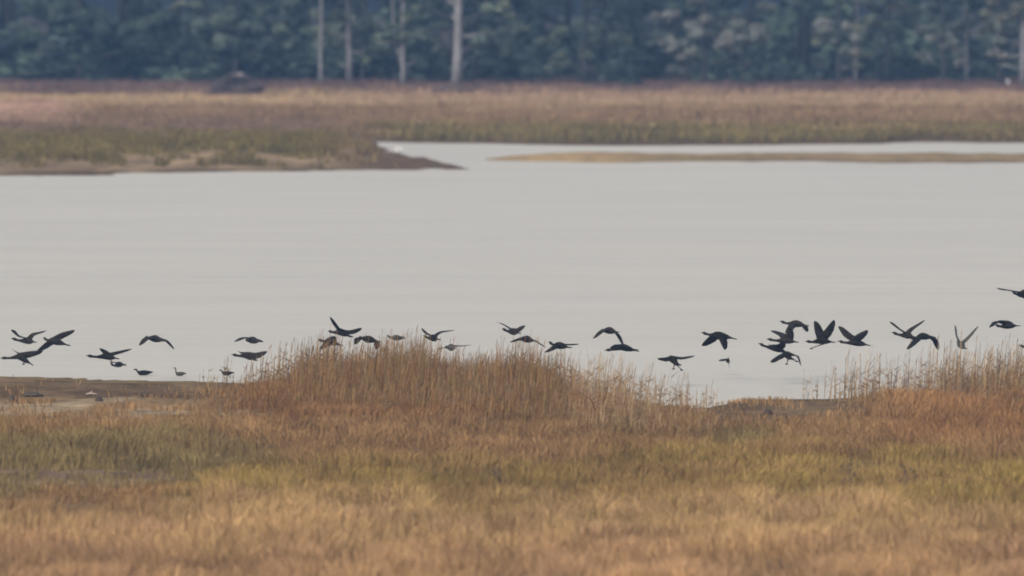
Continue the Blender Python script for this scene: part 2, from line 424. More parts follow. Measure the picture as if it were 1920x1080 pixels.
def reed_stand(name, label, n, umin, umax, dens_tab, top_tab, depth, cols, seed, wid=0.016, plume=0.4, tmin=0.3, spread=0.30):
    """upright reeds rooted in a strip along the crest of the near shore"""
    rg = np.random.default_rng(seed)
    u = rg.uniform(umin, umax, n)
    u = u[rg.random(n) < lerp_tab(u, dens_tab)]
    n = len(u)
    yc = ground_y(lerp_tab(u, NEAR), 0.36)
    dep = rg.random(n) ** 1.4
    y = yc - tmin - depth * dep
    x = (u - 960) / FPX * y
    z, _ = land(x, y)
    top = lerp_tab(u, top_tab) + (vnoise(x, y * 0 + 2, 0.8) - 0.5) * 44 + (vnoise(x, y, 0.3) - 0.5) * 40
    ztop = CAM_H - (top + 228) / FPX * yc
    h = np.clip((ztop - z) * (0.35 + 0.70 * rg.random(n)) * (1.0 - 0.55 * dep), 0.25, 1.9)
    c = np.array(cols)[rg.integers(0, len(cols), n)]
    pl = sstep(1030, 1120, u) * (u < 1345) * .75
    c = mixc(c, G_REED * 1.15, pl)
    c = c * (0.65 + 0.7 * rg.random(n))[:, None] * np.array([0.95, 0.90, 0.72])
    a = rg.random(n) * np.pi
    b = rg.random(n) * 2 * np.pi; ln = spread * rg.random(n) ** 1.3
    tx, ty = x + np.cos(b) * ln * h + 0.05 * h, y + np.sin(b) * ln * h
    w = wid * (0.7 + 0.6 * rg.random(n))
    dx, dy = np.cos(a) * w / 2, np.sin(a) * w / 2
    V = np.empty((n, 9, 3))
    V[:, 0] = np.stack([x - dx, y - dy, z - .04], 1); V[:, 1] = np.stack([x + dx, y + dy, z - .04], 1)
    V[:, 2] = np.stack([tx + dx * .5, ty + dy * .5, z + h], 1); V[:, 3] = np.stack([tx - dx * .5, ty - dy * .5, z + h], 1)
    # one drooping leaf (triangle) and a feathery seed head (slim diamond)
    lh = h * (0.3 + 0.4 * rg.random(n)); f = lh / h
    px_, py_ = x + (tx - x) * f, y + (ty - y) * f
    s = np.where(rg.random(n) < .5, -1, 1) * (0.10 + 0.22 * rg.random(n)) * np.minimum(h, 1)
    V[:, 4] = np.stack([px_, py_, z + lh], 1); V[:, 5] = np.stack([px_, py_, z + lh + 0.03], 1); V[:, 6] = np.stack([px_ + s, py_ + s * .4, z + lh + 0.16 * h], 1)
    ph = (0.10 + 0.12 * rg.random(n)) * (rg.random(n) < plume)
    V[:, 7] = np.stack([tx + dx * 1.6 + 0.012, ty + dy, z + h + ph * .45], 1); V[:, 8] = np.stack([tx + 0.2 * ph, ty, z + h + ph * 1.1 + .001], 1)
    base = np.arange(n)[:, None] * 9
    lo = (base + np.array([0, 1, 2, 3, 4, 5, 6, 3, 2, 7, 8])[None]).ravel()
    st = (np.arange(n)[:, None] * 11 + np.array([0, 4, 7])[None]).ravel()
    to = np.tile([4, 3, 4], n)
    me = fast_mesh(name, V.reshape(-1, 3), lo, st, to, np.repeat(c, 9, axis=0))
    tag(link(name, me, M_GRASS), label, "reeds", kind='stuff')

reed_stand("reed_bed", "dense rust brown reed stand rising in the middle of the near shore", 22000, 370, 1345,
           [(370, .02), (450, .04), (510, .14), (560, .45), (620, .85), (700, 1), (900, 1), (1000, .8), (1060, .42), (1120, .22), (1240, .12), (1345, .05)],
           [(370, 668), (450, 668), (540, 650), (610, 640), (680, 648), (780, 644), (880, 648), (1000, 656), (1080, 662), (1160, 672), (1250, 692), (1345, 728)],
           15.0, [G_RUST, G_RUST * 1.15, G_BROWN, G_REED * .9, G_RUST * .8, G_BROWN * .9, G_OLIVE * .8], 3, 0.017)
reed_stand("reed_bed", "thin grey brown reeds standing apart along the right end of the near shore", 4200, 1500, 2250,
           [(1500, .02), (1560, .05), (1640, .25), (1740, .35), (1830, .6), (1900, 1), (2250, 1)],
           [(1500, 690), (1560, 662), (1640, 645), (1740, 640), (1830, 648), (1920, 640), (2250, 640)],
           5.0, [G_REED * 1.25, G_REED, G_BROWN, G_PURPLE], 4, 0.020, 0.6, spread=.12)
reed_stand("reed_bed", "rusty grass thicket on the rise at the right edge of the near shore", 8000, 1560, 2250,
           [(1560, 0), (1700, .18), (1800, .5), (1880, .9), (2250, 1)],
           [(1560, 740), (1700, 730), (1800, 714), (1900, 688), (2250, 685)],
           12.0, [G_RUST * 1.3, G_BROWN, G_REED * .9, G_RUST], 5, 0.017, 0.2)

def far_grass():
    n = 520000
    x = RNG.uniform(-60, 60, n); y = RNG.uniform(445, 602, n)
    z, k = land(x, y)
    u, v0 = k['u'], k['v0']
    big = vnoise(x * 0.35, y, 8.0); med = vnoise(x * 0.5, y, 3.0); sm = vnoise(x, y, 1.0)
    onspit = ((k['s1'] > 7 + 19 * vnoise(x, y * .6, 2.6) * (0.5 + vnoise(x + 9, y, .9))) | ((k['s1'] > .8) & (vnoise(x + 40, y * .5, .9) > .70))) & (k['s2'] > 1.2)
    onbank = k['sb'] > 0.15
    eg = (np.abs(x + 5.25) < .9) & (np.abs(y - 462) < 15)
    keep = (onspit | onbank) & ~eg & (z > 0.06) & (RNG.random(n) < 0.6 + 0.4 * sm)
    x, y, z, u, v0, big, med, sm = [q[keep] for q in (x, y, z, u, v0, big, med, sm)]
    n = len(x)
    v = FPX * (CAM_H - 0.7) / y - 228 + (big - .5) * 16 + (med - .5) * 8
    L_ = 1 - sstep(560, 760, u)
    c = np.tile(G_BROWN * 1.05, (n, 1))
    edge = (1 - L_) * sstep(222, 236, v)
    c = mixc(c, G_GREEN * np.array([.98, .93, .72]), edge)
    c = mixc(c, G_PURPLE * np.array([1.12, 1.0, .80]), L_ * sstep(214, 226, v))
    c = mixc(c, G_GREEN * np.array([.82, .77, .52]), L_ * sstep(242, 254, v))
    c = mixc(c, G_STRAW * .95, 1 - sstep(190, 206, v))
    pk = L_ * (1 - sstep(90, 180, u)) * sstep(176, 190, v) * (1 - sstep(214, 224, v))
    c = mixc(c, G_PINK * 1.2, pk)
    c = mixc(c, G_PINK, (1 - L_) * (1 - sstep(180, 192, v)) * 0.6)
    c = mixc(c, np.array([0.15, 0.098, 0.085]), (1 - sstep(166, 178, v)))
    c *= (0.85 + 0.3 * RNG.random(n))[:, None] * (0.72 + 0.56 * vnoise(x * .3, y, 1.6))[:, None]
    clear = (np.abs(x + 15.9) < 1.7) & (y > 571) & (y < 583.5)
    h = np.where(clear, .35, 1.0) * (0.20 + 0.42 * sm * vnoise(x + 8, y, 2.2) + 0.16 * RNG.random(n)) * np.where(y > 572, 1.35, 1.0)
    o = blades("far_marsh_grass", x, y, z, h, 0.05 + 0.04 * RNG.random(n), 0.7, c)
    tag(o, "banded tan, brown and green marsh grass beyond the channel", "grass", kind='stuff')

far_grass()

# ------------------------------------------------------------------ trees
def leaf_cloud(name, centers, radii, per, size, cols, parent=None, seed=0, shell=0.55):
    """many small leaf faces spread through clumps"""
    rg = np.random.default_rng(seed)
    centers = np.asarray(centers, float); radii = np.asarray(radii, float)
    m = len(centers)
    idx = np.repeat(np.arange(m), per)
    n = len(idx)
    d = rg.normal(size=(n, 3)); d /= np.linalg.norm(d, axis=1)[:, None]
    r = (shell + (1 - shell) * rg.random(n)) ** 0.8
    r = np.where(rg.random(n) < 0.18, r * 1.25, r)
    P = centers[idx] + d * r[:, None] * radii[idx]
    nrm = d + rg.normal(size=(n, 3)) * 0.7
    nrm /= np.linalg.norm(nrm, axis=1)[:, None]
    a = np.cross(nrm, np.array([0.2, 0.3, 0.93])); a /= np.linalg.norm(a, axis=1)[:, None] + 1e-9
    b = np.cross(nrm, a)
    s = size * (0.6 + 0.8 * rg.random(n))[:, None]
    V = np.stack([P - a * s, P + b * s * .45, P + a * s, P - b * s * .45], 1)
    cc = np.array(cols)[rg.integers(0, len(cols), m)][idx] * (0.72 + 0.55 * rg.random(m))[idx][:, None] * (0.75 + 0.5 * rg.random(n))[:, None]
    I = np.arange(n * 4)
    me = fast_mesh(name, V.reshape(-1, 3), I, np.arange(n) * 4, np.full(n, 4), np.repeat(cc, 4, axis=0))
    return link(name, me, M_LEAF, parent)

F_DARK = [1.9 * q for q in [np.array([0.033, 0.044, 0.035]), np.array([0.040, 0.054, 0.040]), np.array([0.030, 0.038, 0.034])]]
F_GREY = [1.28 * q for q in [np.array([0.13, 0.138, 0.122]), np.array([0.115, 0.125, 0.105]), np.array([0.145, 0.142, 0.128])]]
F_MID = [1.65 * q for q in [np.array([0.075, 0.092, 0.07]), np.array([0.085, 0.096, 0.068]), np.array([0.065, 0.082, 0.066])]]
F_BROWN = [1.4 * q for q in [np.array([0.13, 0.12, 0.09]), np.array([0.11, 0.115, 0.08])]]

def tree(kind, label, cat, u, y, trunk_r, lean, height, bark, blobs, cols, group, seed, upper=True, per=420, fork=False, size=0.20):
    x = (u - 960) / FPX * y
    z = ground_z(x, y)
    root = bpy.data.objects.new(kind, None); COL.objects.link(root)
    root.location = (x, y, z)
    tag(root, label, cat, group)
    rg = random.Random(seed)
    mb = MB()
    pts, rad = [], []
    nseg = 9
    for i in range(nseg + 1):
        f = i / nseg
        pts.append((lean * height * f + math.sin(f * 5 + seed) * 0.10 * min(1, f * 3), math.cos(f * 4 + seed) * 0.10 * f, height * f - 0.15))
        rad.append(trunk_r * (1.25 if i == 0 else 1.0) * (1 - 0.72 * f))
    mb.tube(pts, rad, 9)
    if fork:
        mb.tube([pts[1], (pts[1][0] - 0.5, 0.1, height * .25), (pts[1][0] - 0.7, 0.2, height * .5)], [trunk_r * .7, trunk_r * .55, trunk_r * .25], 7)
    cen, rd = [], []
    lm = MB()
    for (bu, bv, ru, rv) in blobs:
        k = FPX / y
        c = px(bu, bv, y) - Vector((x, y, z))
        ryy = min(ru, rv) / k * 0.8
        for _ in range(max(3, int(ru * rv / 160))):
            a, q = rg.uniform(0, 2 * math.pi), math.sqrt(rg.random())
            cr = rg.uniform(.28, .5) * min(ru, rv) / k
            cen.append((c.x + math.cos(a) * q * ru / k * .85, rg.uniform(-1, 1) * ryy, max(0.25, c.z + math.sin(a) * q * rv / k * .85)))
            rd.append((cr * 1.1, cr, cr * .85))
        lm.tube([pts[min(nseg, max(1, int(c.z / height * nseg)))], (c.x * .6, 0, c.z * .95), (c.x, 0, c.z + .1)], [trunk_r * .45, trunk_r * .3, trunk_r * .12], 6)
    if upper:                                            # the high crown, out of frame above
        for _ in range(16):
            a, q = rg.uniform(0, 2 * math.pi), math.sqrt(rg.random()) * 2.6
            hz = rg.uniform(0.5, 1.02) * height
            b = (lean * hz + math.cos(a) * q, math.sin(a) * q, hz)
            cen.append(b); r_ = rg.uniform(.7, 1.3); rd.append((r_, r_, r_ * .7))
            j = min(nseg, int(hz / height * nseg * .9))
            lm.tube([pts[j], ((pts[j][0] + b[0]) / 2, b[1] / 2, (pts[j][2] + b[2]) / 2 + .2), b], [trunk_r * .3, trunk_r * .2, .02], 5)
    if kind == 'pine_tree' and trunk_r > .12:              # dead stubs low on the trunk
        for q in range(5):
            f_, sd = .08 + .05 * q, rg.choice((-1, 1)); b0 = Vector(pts[min(nseg - 1, int(f_ * nseg))]).lerp(Vector(pts[min(nseg, int(f_ * nseg) + 1)]), f_ * nseg % 1)
            ll = rg.uniform(.4, 1.5)
            mb.tube([b0, b0 + Vector((sd * ll * .6, rg.uniform(-.3, .3), rg.uniform(-.05, .3))), b0 + Vector((sd * ll, rg.uniform(-.4, .4), rg.uniform(.1, .5)))], [trunk_r * .42, trunk_r * .28, .02], 6)
    nt_, off = len(mb.f), len(mb.v)                      # trunk and limbs are one piece, bark darker on the limbs
    mb.v += lm.v; mb.f += [tuple(i + off for i in f) for f in lm.f]
    tr = mb.build("trunk", bark, root)
    tr.data.materials.append(M_BARK_DARK)
    mi = np.zeros(len(mb.f), np.int32); mi[nt_:] = 1
    tr.data.polygons.foreach_set("material_index", mi)
    leaf_cloud("crown", cen, rd, per // 3, size, cols, root, seed)
    return root

PINES = "pale trunked pines along the far tree line"
tree("pine_tree", "thickest pale trunked pine at the far tree line, leaning right", "tree", 856, 590, 0.31, 0.030, 19, M_BARK_PALE,
     [(825, 50, 24, 9), (800, 70, 22, 12), (800, 18, 26, 16), (900, 80, 26, 22), (930, 20, 34, 22)], F_MID, PINES, 21)
tree("pine_tree", "straight pale pine trunk left of the forked tree at the far tree line", "tree", 656, 596, 0.19, -0.002, 18, M_BARK_PALE,
     [(630, 28, 26, 18), (690, 50, 26, 20), (620, 80, 24, 14)], F_MID, PINES, 22)
tree("pine_tree", "forked slim tree between two taller pale pines at the far tree line", "tree", 757, 594, 0.15, -0.006, 12, M_BARK_PALE,
     [(740, 60, 26, 22), (715, 88, 20, 16), (780, 30, 24, 16)], F_MID, PINES, 23, fork=True)
tree("pine_tree", "thinnest pale pine trunk, left of the other pale trunks at the far tree line", "tree", 602, 592, 0.11, -0.012, 12, M_BARK_PALE,
     [(580, 40, 26, 22), (560, 15, 28, 18)], F_MID, PINES, 24)
tree("pine_tree", "slim pale trunk beside the hanging grey green crown at the right of the tree line", "tree", 1604, 598, 0.12, 0.0, 15, M_BARK_PALE,
     [(1640, 20, 22, 14)], F_GREY, PINES, 25)
tree("pine_tree", "pale trunk cut by the right edge of the photo at the far tree line", "tree", 1917, 592, 0.16, -0.004, 17, M_BARK_PALE,
     [(1890, 20, 30, 26)], F_BROWN, PINES, 26)
tree("pine_tree", "slim pale trunk right of the dark gap at the right of the tree line", "tree", 1812, 600, 0.10, -0.01, 14, M_BARK_PALE,
     [(1800, 40, 24, 20)], F_GREY, PINES, 27)

OAKS = "grey green leafy trees along the far tree line"
tree("oak_tree", "grey green tree with a wide low crown, left of the dark blue gap", "tree", 1095, 596, 0.16, 0.0, 12, M_BARK_DARK,
     [(1040, 75, 34, 28), (1120, 65, 44, 24), (1160, 75, 22, 22), (1080, 110, 46, 20), (1110, 20, 16, 18), (1030, 125, 22, 14)], F_MID, OAKS, 31)
tree("oak_tree", "largest grey leafy tree, right of the dark blue gap in the tree line", "tree", 1320, 596, 0.18, 0.0, 13, M_BARK_DARK,
     [(1255, 30, 30, 24), (1240, 80, 22, 30), (1290, 100, 40, 26), (1330, 50, 40, 30), (1390, 60, 40, 40), (1380, 110, 32, 24), (1270, 130, 24, 16), (1440, 20, 24, 22), (1310, 10, 30, 16)], F_GREY, OAKS, 32, per=460)
tree("oak_tree", "grey green tree with hanging foliage right of the second dark gap", "tree", 1572, 594, 0.15, 0.0, 12, M_BARK_DARK,
     [(1560, 40, 26, 26), (1545, 72, 24, 18), (1590, 60, 22, 26), (1585, 105, 22, 22), (1600, 125, 18, 10)], F_GREY + F_BROWN, OAKS, 33)
tree("oak_tree", "pale leafy tree in front of the dark hollow near the right of the tree line", "tree", 1770, 596, 0.14, 0.0, 12, M_BARK_DARK,
     [(1745, 55, 30, 16), (1780, 80, 36, 18), (1740, 105, 18, 14), (1800, 110, 22, 14), (1755, 75, 24, 12), (1700, 15, 34, 16)], F_GREY, OAKS, 34)
tree("oak_tree", "brownish leafy tree just left of the trunk at the right edge", "tree", 1876, 594, 0.15, 0.0, 12, M_BARK_DARK,
     [(1868, 20, 26, 24), (1880, 60, 26, 30), (1875, 100, 24, 24), (1850, 50, 12, 14)], F_BROWN + F_GREY, OAKS, 35)
tree("oak_tree", "dull green tree between the grey hanging crown and the pale leafy tree", "tree", 1665, 606, 0.16, 0.0, 13, M_BARK_DARK,
     [(1650, 60, 40, 30), (1690, 40, 40, 30), (1640, 95, 30, 20), (1680, 110, 30, 18)], F_MID, OAKS, 36)
tree("oak_tree", "dull green tree behind the trunk of the thickest pine", "tree", 890, 606, 0.15, 0.0, 13, M_BARK_DARK,
     [(880, 60, 40, 30), (930, 80, 44, 26), (970, 60, 36, 30), (840, 100, 34, 22), (910, 120, 30, 12)], F_MID, OAKS, 37)
tree("oak_tree", "dim leafy tree behind the straight pale pine", "tree", 680, 606, 0.15, 0.0, 13, M_BARK_DARK,
     [(650, 60, 44, 30), (720, 60, 44, 34), (600, 70, 40, 26), (690, 100, 36, 20), (780, 80, 34, 30)], F_MID, OAKS, 38)
tree("oak_tree", "shadowy tree behind the brush pile at the left of the tree line", "tree", 440, 608, 0.16, 0.02, 13, M_BARK_DARK,
     [(420, 50, 54, 40), (500, 40, 50, 30), (350, 20, 50, 20), (380, 105, 34, 14), (440, 110, 44, 12), (540, 80, 30, 20)], F_MID + F_DARK, OAKS, 39)
tree("oak_tree", "darkest leafy tree at the far left of the tree line", "tree", 150, 610, 0.17, 0.0, 13, M_BARK_DARK,
     [(90, 30, 60, 30), (180, 60, 60, 40), (270, 40, 60, 40), (30, 80, 50, 36), (120, 105, 50, 20), (320, 85, 40, 24)], F_DARK, OAKS, 40)
tree("oak_tree", "low dark bush like tree below the wide grey green crown", "tree", 1000, 592, 0.08, 0.0, 3.0, M_BARK_DARK,
     [(1005, 125, 24, 16), (985, 135, 16, 12), (1040, 135, 20, 10)], F_DARK, OAKS, 41, upper=False)
tree("oak_tree", "dark round bush at the foot of the dark blue gap", "tree", 1180, 586, 0.07, 0.0, 2.5, M_BARK_DARK,
     [(1178, 150, 20, 14), (1195, 160, 14, 8)], F_DARK, OAKS, 42, upper=False)
tree("oak_tree", "low dark bush below the largest grey tree", "tree", 1395, 590, 0.07, 0.0, 2.5, M_BARK_DARK,
     [(1360, 138, 28, 11), (1395, 146, 26, 9), (1430, 140, 18, 9)], F_DARK, OAKS, 43, upper=False)

# the depth of the wood behind: one dim mass of crowns and stems
def far_wood():
    rg = np.random.default_rng(77)
    cen, rad = [], []
    for row_y, m in ((618, 150), (632, 170), (650, 190), (675, 210)):
        for _ in range(m):
            cen.append((rg.uniform(-80, 80), row_y + rg.uniform(-5, 5), rg.uniform(0.8, 9 if row_y < 640 else 12)))
            r = rg.uniform(1.0, 2.1); rad.append((r, r, r * .8))
    for _ in range(330):                                     # saplings and brush under the crowns
        cen.append((rg.uniform(-80, 80), rg.uniform(608, 634), rg.uniform(0.7, 2.6))); r = rg.uniform(.8, 1.5); rad.append((r, r, r * .8))
    for _ in range(420):
        cen.append((rg.uniform(-85, 85), rg.uniform(612, 690), rg.uniform(8, 17))); r = rg.uniform(1.3, 2.6); rad.append((r, r, r * .6))
    o = leaf_cloud("far_wood", cen, rad, 90, 0.42, F_DARK, None, 78, 0.3)
    tag(o, "dark blue wood closing the view behind the first trees", "wood", kind='stuff')
    mb = MB()
    for _ in range(90):
        x_, y_ = rg.uniform(-80, 80), rg.uniform(616, 680); z_ = ground_z(x_, y_) - .2
        mb.tube([(x_, y_, z_), (x_ + rg.uniform(-.4, .4), y_, z_ + 8), (x_ + rg.uniform(-.6, .6), y_, z_ + 16)], [.22, .17, .08], 6)
    st = mb.build("trunk", M_BARK_DARK, o)
    st["kind"] = "stuff"

far_wood()

# ------------------------------------------------------------------ things lying about
def lump(name, label, cat, u, v, wpx, hpx, mat, group, seed, zg=0.36):
    y = ground_y(v, zg); x = (u - 960) / FPX * y; z = ground_z(x, y)
    k = FPX / y
    mb = MB()
    mb.blob((0, 0, hpx / k * .3), (wpx / k / 2, wpx / k / 2.2, hpx / k * .62), seed, 11, 8, 0.22)
    mb.blob((wpx / k * .3, .02, hpx / k * .15), (wpx / k / 3.2, wpx / k / 3, hpx / k * .36), seed + 1, 9, 6, 0.22)
    o = mb.build(name, mat); o.location = (x, y, z)
    return tag(o, label, cat, group)

CL = "dark mud clods on the left of the near shore"
lump("mud_clod", "round dark clod on bare soil above the straw grass, lower left", "clod", 253, 880, 11, 12, M_CLOD, CL, 51)
lump("mud_clod", "small dark clod up and right of the round clod, lower left", "clod", 287, 867, 9, 8, M_CLOD, CL, 52)
lump("mud_clod", "dark clod on the mud strip right of the pale driftwood stick", "clod", 184, 752, 15, 10, M_CLOD, CL, 53)
lump("mud_clod", "dark clod by the left edge of the photo on the mud bank", "clod", 22, 752, 13, 12, M_CLOD, CL, 54)
lump("mud_clod", "long dark clod in the middle of the left mud bank", "clod", 60, 741, 34, 9, M_CLOD, CL, 55)
lump("mud_clod", "flat dark clod near where the mud bank meets the brown grass", "clod", 272, 742, 18, 10, M_CLOD, CL, 56)
lump("mud_clod", "dark clod in the muddy notch of the shore on the right", "clod", 1440, 776, 18, 10, M_CLOD, None, 57)

def stick(label, u, v, lpx, seed):
    y = ground_y(v, .38); x = (u - 960) / FPX * y; z = ground_z(x, y); l = lpx / FPX * y
    mb = MB()
    mb.tube([(-l / 2, 0, .04), (-l * .1, .05, .06), (l / 2, -.06, .05)], [.02, .03, .015], 7)
    mb.tube([(-l * .1, .05, .06), (l * .12, .16, .13)], [.018, .008], 6)
    o = mb.build("driftwood_stick", plain_mat("bleached_wood", (0.30, 0.25, 0.20), .9, .2, 12)); o.location = (x, y, z)
    tag(o, label, "driftwood")
stick("pale bleached driftwood stick lying on the left mud bank", 170, 738, 20, 1)

def weed(label, u, vb, hpx, seed):
    y = ground_y(vb, .36); x = (u - 960) / FPX * y; z = ground_z(x, y); h = hpx / FPX * y
    rg = random.Random(seed); mb = MB()
    mb.tube([(0, 0, -.05), (.02, 0, h * .5), (-.05, 0, h)], [.014, .011, .005], 6)
    for i in range(9):
        f = .3 + .65 * i / 9; a = rg.uniform(0, 6.28); q = .10 + .12 * rg.random()
        mb.tube([(0, 0, h * f), (math.cos(a) * q, math.sin(a) * q, h * f + .10)], [.008, .004], 5)
        mb.blob((math.cos(a) * q, math.sin(a) * q, h * f + .11), (.025, .025, .035), i, 6, 4)
    o = mb.build("dead_weed", M_STALK); o.location = (x, y, z)
    tag(o, label, "dead weed", "dead brown weed stalks in the near grass")
weed("dead brown weed stalk in straw grass below the notch on the right", 1595, 945, 78, 1)
weed("dead brown weed stalk low in the olive grass near the middle", 938, 935, 62, 2)
weed("dead brown weed stalk farthest right in the olive grass", 1700, 940, 66, 3)

# brush pile, log and white marker at the foot of the far trees
def brush_pile():
    y = 583.0; u = 445; x = (u - 960) / FPX * y; z = ground_z(x, y); k = FPX / y
    root = bpy.data.objects.new("brush_pile", None); COL.objects.link(root); root.location = (x, y, z)
    tag(root, "low dark brush pile with a pale root plate before the far trees", "brush pile")
    rg = random.Random(8); mb = MB()
    for i in range(60):
        a = rg.uniform(-1.4, 1.4); hz = rg.uniform(.05, 1.25) * (1 - abs(a) / 2.0)
        d = rg.uniform(-.7, .7)
        mb.tube([(a - .5, d, max(.05, hz - rg.uniform(-.1, .3))), (a, d + .1, hz + .05), (a + .55, d - .1, max(.05, hz - rg.uniform(0, .35)))], [.05, .07, .03], 6)
    mb.blob((0, .1, .25), (1.35, .7, .45), 4, 14, 7, .25); mb.blob((-.1, .1, .6), (.7, .5, .4), 6, 12, 7, .3)
    mb.build("branch_heap", M_WOOD, root)
    m2 = MB(); m2.blob((.15, .3, .8), (.35, .18, .32), 9, 10, 7, .3)
    for i in range(9):
        a = i * .7; m2.tube([(.15, .3, .8), (.15 + .5 * math.cos(a), .3, .8 + .42 * math.sin(a))], [.07, .02], 5)
    m2.build("root_plate", plain_mat("grey_root_wood", (0.15, 0.13, 0.125), .9, .3, 4), root)
brush_pile()

def log():
    y = ground_y(172, .75); x = (842 - 960) / FPX * y; z = ground_z(x, y)
    mb = MB(); mb.tube([(-.9, 0, .45), (-.2, .1, .50), (.5, .05, .46), (1.5, 0, .38)], [.20, .22, .19, .10], 9)
    mb.tube([(.4, 0, .5), (.8, .2, .9)], [.08, .03], 6)
    mb.tube([(-.8, 0, .35), (-.85, .05, -.1)], [.1, .12], 6); mb.tube([(1.1, 0, .35), (1.2, .05, -.1)], [.07, .09], 6)
    o = mb.build("fallen_log", M_WOOD); o.location = (x, y, z)
    tag(o, "dark fallen log lying in grass below the thickest pine", "log")
log()

def marker():
    y = 588.0; x = (1890 - 960) / FPX * y; z = ground_z(x, y)
    top = px(1890, 149, y).z - z
    root = bpy.data.objects.new("marker_post", None); COL.objects.link(root); root.location = (x, y, z)
    tag(root, "small white topped marker post at the foot of the right trees", "marker post")
    mb = MB(); mb.tube([(0, 0, -.2), (0, 0, top - .3)], [.05, .045], 8); mb.build("post", M_BARK_DARK, root)
    mb = MB(); mb.tube([(0, 0, top - .34), (0, 0, top - .30), (0, 0, top - .04), (0, 0, top)], [.07, .085, .08, .05], 12); mb.build("cap", M_PAINT, root)
marker()

# ------------------------------------------------------------------ birds
def lerp(a, b, t): return a + (b - a) * t

def bird_flying(label, D, H, S, T, A, B, hs=1, legs=None, mat=None, scale=1.0, chord=1.0):
    """H head, S shoulder, T tail as seen; A, B wings: wrist (x,y), tip (x,y), depth sign. Lengths fill in the depth."""
    k = FPX / D
    def depth(p, q, Lm):
        l = math.hypot(p[0] - q[0], p[1] - q[1]) / k
        return math.sqrt(max(0.0, (Lm * scale) ** 2 - l * l))
    s0 = px(S[0], S[1], D)
    h0 = px(H[0], H[1], D + hs * depth(H, S, 0.36)); t0 = px(T[0], T[1], D - hs * depth(T, S, 0.42))
    h0, t0, s = [p - s0 for p in (h0, t0, s0)]
    axis = (t0 - h0).normalized()
    rear = (t0 - s).normalized()
    wings = []
    for (wx, wy, tx, ty, sg) in (A, B):
        d1 = depth((wx, wy), S, 0.27) * sg
        w = px(wx, wy, D + d1) - s0
        t = px(tx, ty, D + d1 + depth((tx, ty), (wx, wy), 0.36) * sg * 0.8) - s0
        wings.append((w, t))
    up = Vector((0, 0, 1))
    up = (up - axis * up.dot(axis)).normalized()
    lat = axis.cross(up).normalized()
    mb = MB()
    # body: bill to tail along the bent spine
    st = [(-1.16, .004, .006), (-1.05, .012, .014), (-1.0, .022, .028), (-.93, .034, .038), (-.84, .033, .036), (-.72, .026, .028), (-.5, .028, .032), (-.28, .050, .052),
          (-.08, .082, .076), (.12, .094, .088), (.34, .084, .080), (.55, .060, .056), (.68, .044, .030), (.8, .060, .016), (.97, .092, .010), (1.02, .070, .006)]
    st = [(a, b * scale * 1.08, c * scale * 1.08) for a, b, c in st]
    rings = []
    for f, rw, rh in st:
        if f < 0:
            g = -f
            p = s + (h0 - s) * g - up * 0.03 * math.sin(min(1, g) * math.pi) * (1 if g < 1 else 0)
            if g > 1: p = h0 + (h0 - s).normalized() * 0.36 * (g - 1) * 1.2
        else:
            p = s + (t0 - s) * f
        rings.append([p + lat * rw * math.cos(2 * math.pi * j / 10) + up * rh * math.sin(2 * math.pi * j / 10) for j in range(10)])
    mb.ring_tube(rings)
    # wings
    for w, t in wings:
        side = 1 if (w.dot(lat) >= 0) else -1
        root = lat * side * 0.035 * scale + up * 0.03 * scale
        fr, prev = [], None
        path = [(0, 0, .21, .030), (0, .3, .21, .024), (0, .65, .20, .018), (0, .92, .195, .015), (1, .15, .185, .012), (1, .35, .165, .010), (1, .55, .145, .008), (1, .74, .115, .006), (1, .90, .075, .005), (1, 1.0, .025, .003)]
        def P(seg, f):
            g = (f * .43) if seg == 0 else .43 + f * .57
            a = root.lerp(w, min(1, g / .43)) if g <= .43 else w.lerp(t, (g - .43) / .57)
            e = .12                                           # rounded wrist
            if abs(g - .43) < e:
                q = (g - .43 + e) / (2 * e)
                p0 = root.lerp(w, (.43 - e) / .43); p2 = w.lerp(t, e / .57)
                a = p0 * (1 - q) ** 2 + w * 2 * q * (1 - q) + p2 * q * q
            return a
        pts = [P(a, b) for a, b, _, _ in path]
        rings = []
        for i, (a, b, ch, th) in enumerate(path):
            sp = (pts[min(i + 1, len(pts) - 1)] - pts[max(i - 1, 0)]).normalized()
            c = rear - sp * rear.dot(sp)
            if c.length < .35:
                alt = up.cross(sp)
                if alt.dot(rear) < 0: alt = -alt
                c = c + alt * 0.5
            c.normalize()
            nn = sp.cross(c).normalized()
            if nn.dot(up) < 0: nn = -nn
            ch *= scale * 1.14 * chord; th *= scale * 1.2
            le = pts[i] - c * ch * .28
            rings.append([le, le + c * ch * .22 + nn * th, le + c * ch * .6 + nn * th * .7, le + c * ch * (1.0 if i % 2 else .96), le + c * ch * .6 + nn * th * .1, le + c * ch * .2 - nn * th * .35])
        mb.ring_tube(rings)
    if legs:
        for (lx, ly) in legs:
            q = px(lx, ly, D - .02) - s0
            o_ = s.lerp(t0, .42) - up * .05
            mb.tube([o_, o_.lerp(q, .5), q], [.022, .012, .009], 6)
            mb.blob(q + Vector((0, 0, -.01)), (.045, .04, .018), 3, 7, 4, .1)
    o = mb.build("bird", mat or (M_BIRD_BROWN if int(H[0] * 7 + H[1]) % 5 < 2 else M_BIRD)); o.location = s0
    return tag(o, label, "bird", "dark birds flying low along the near shore")

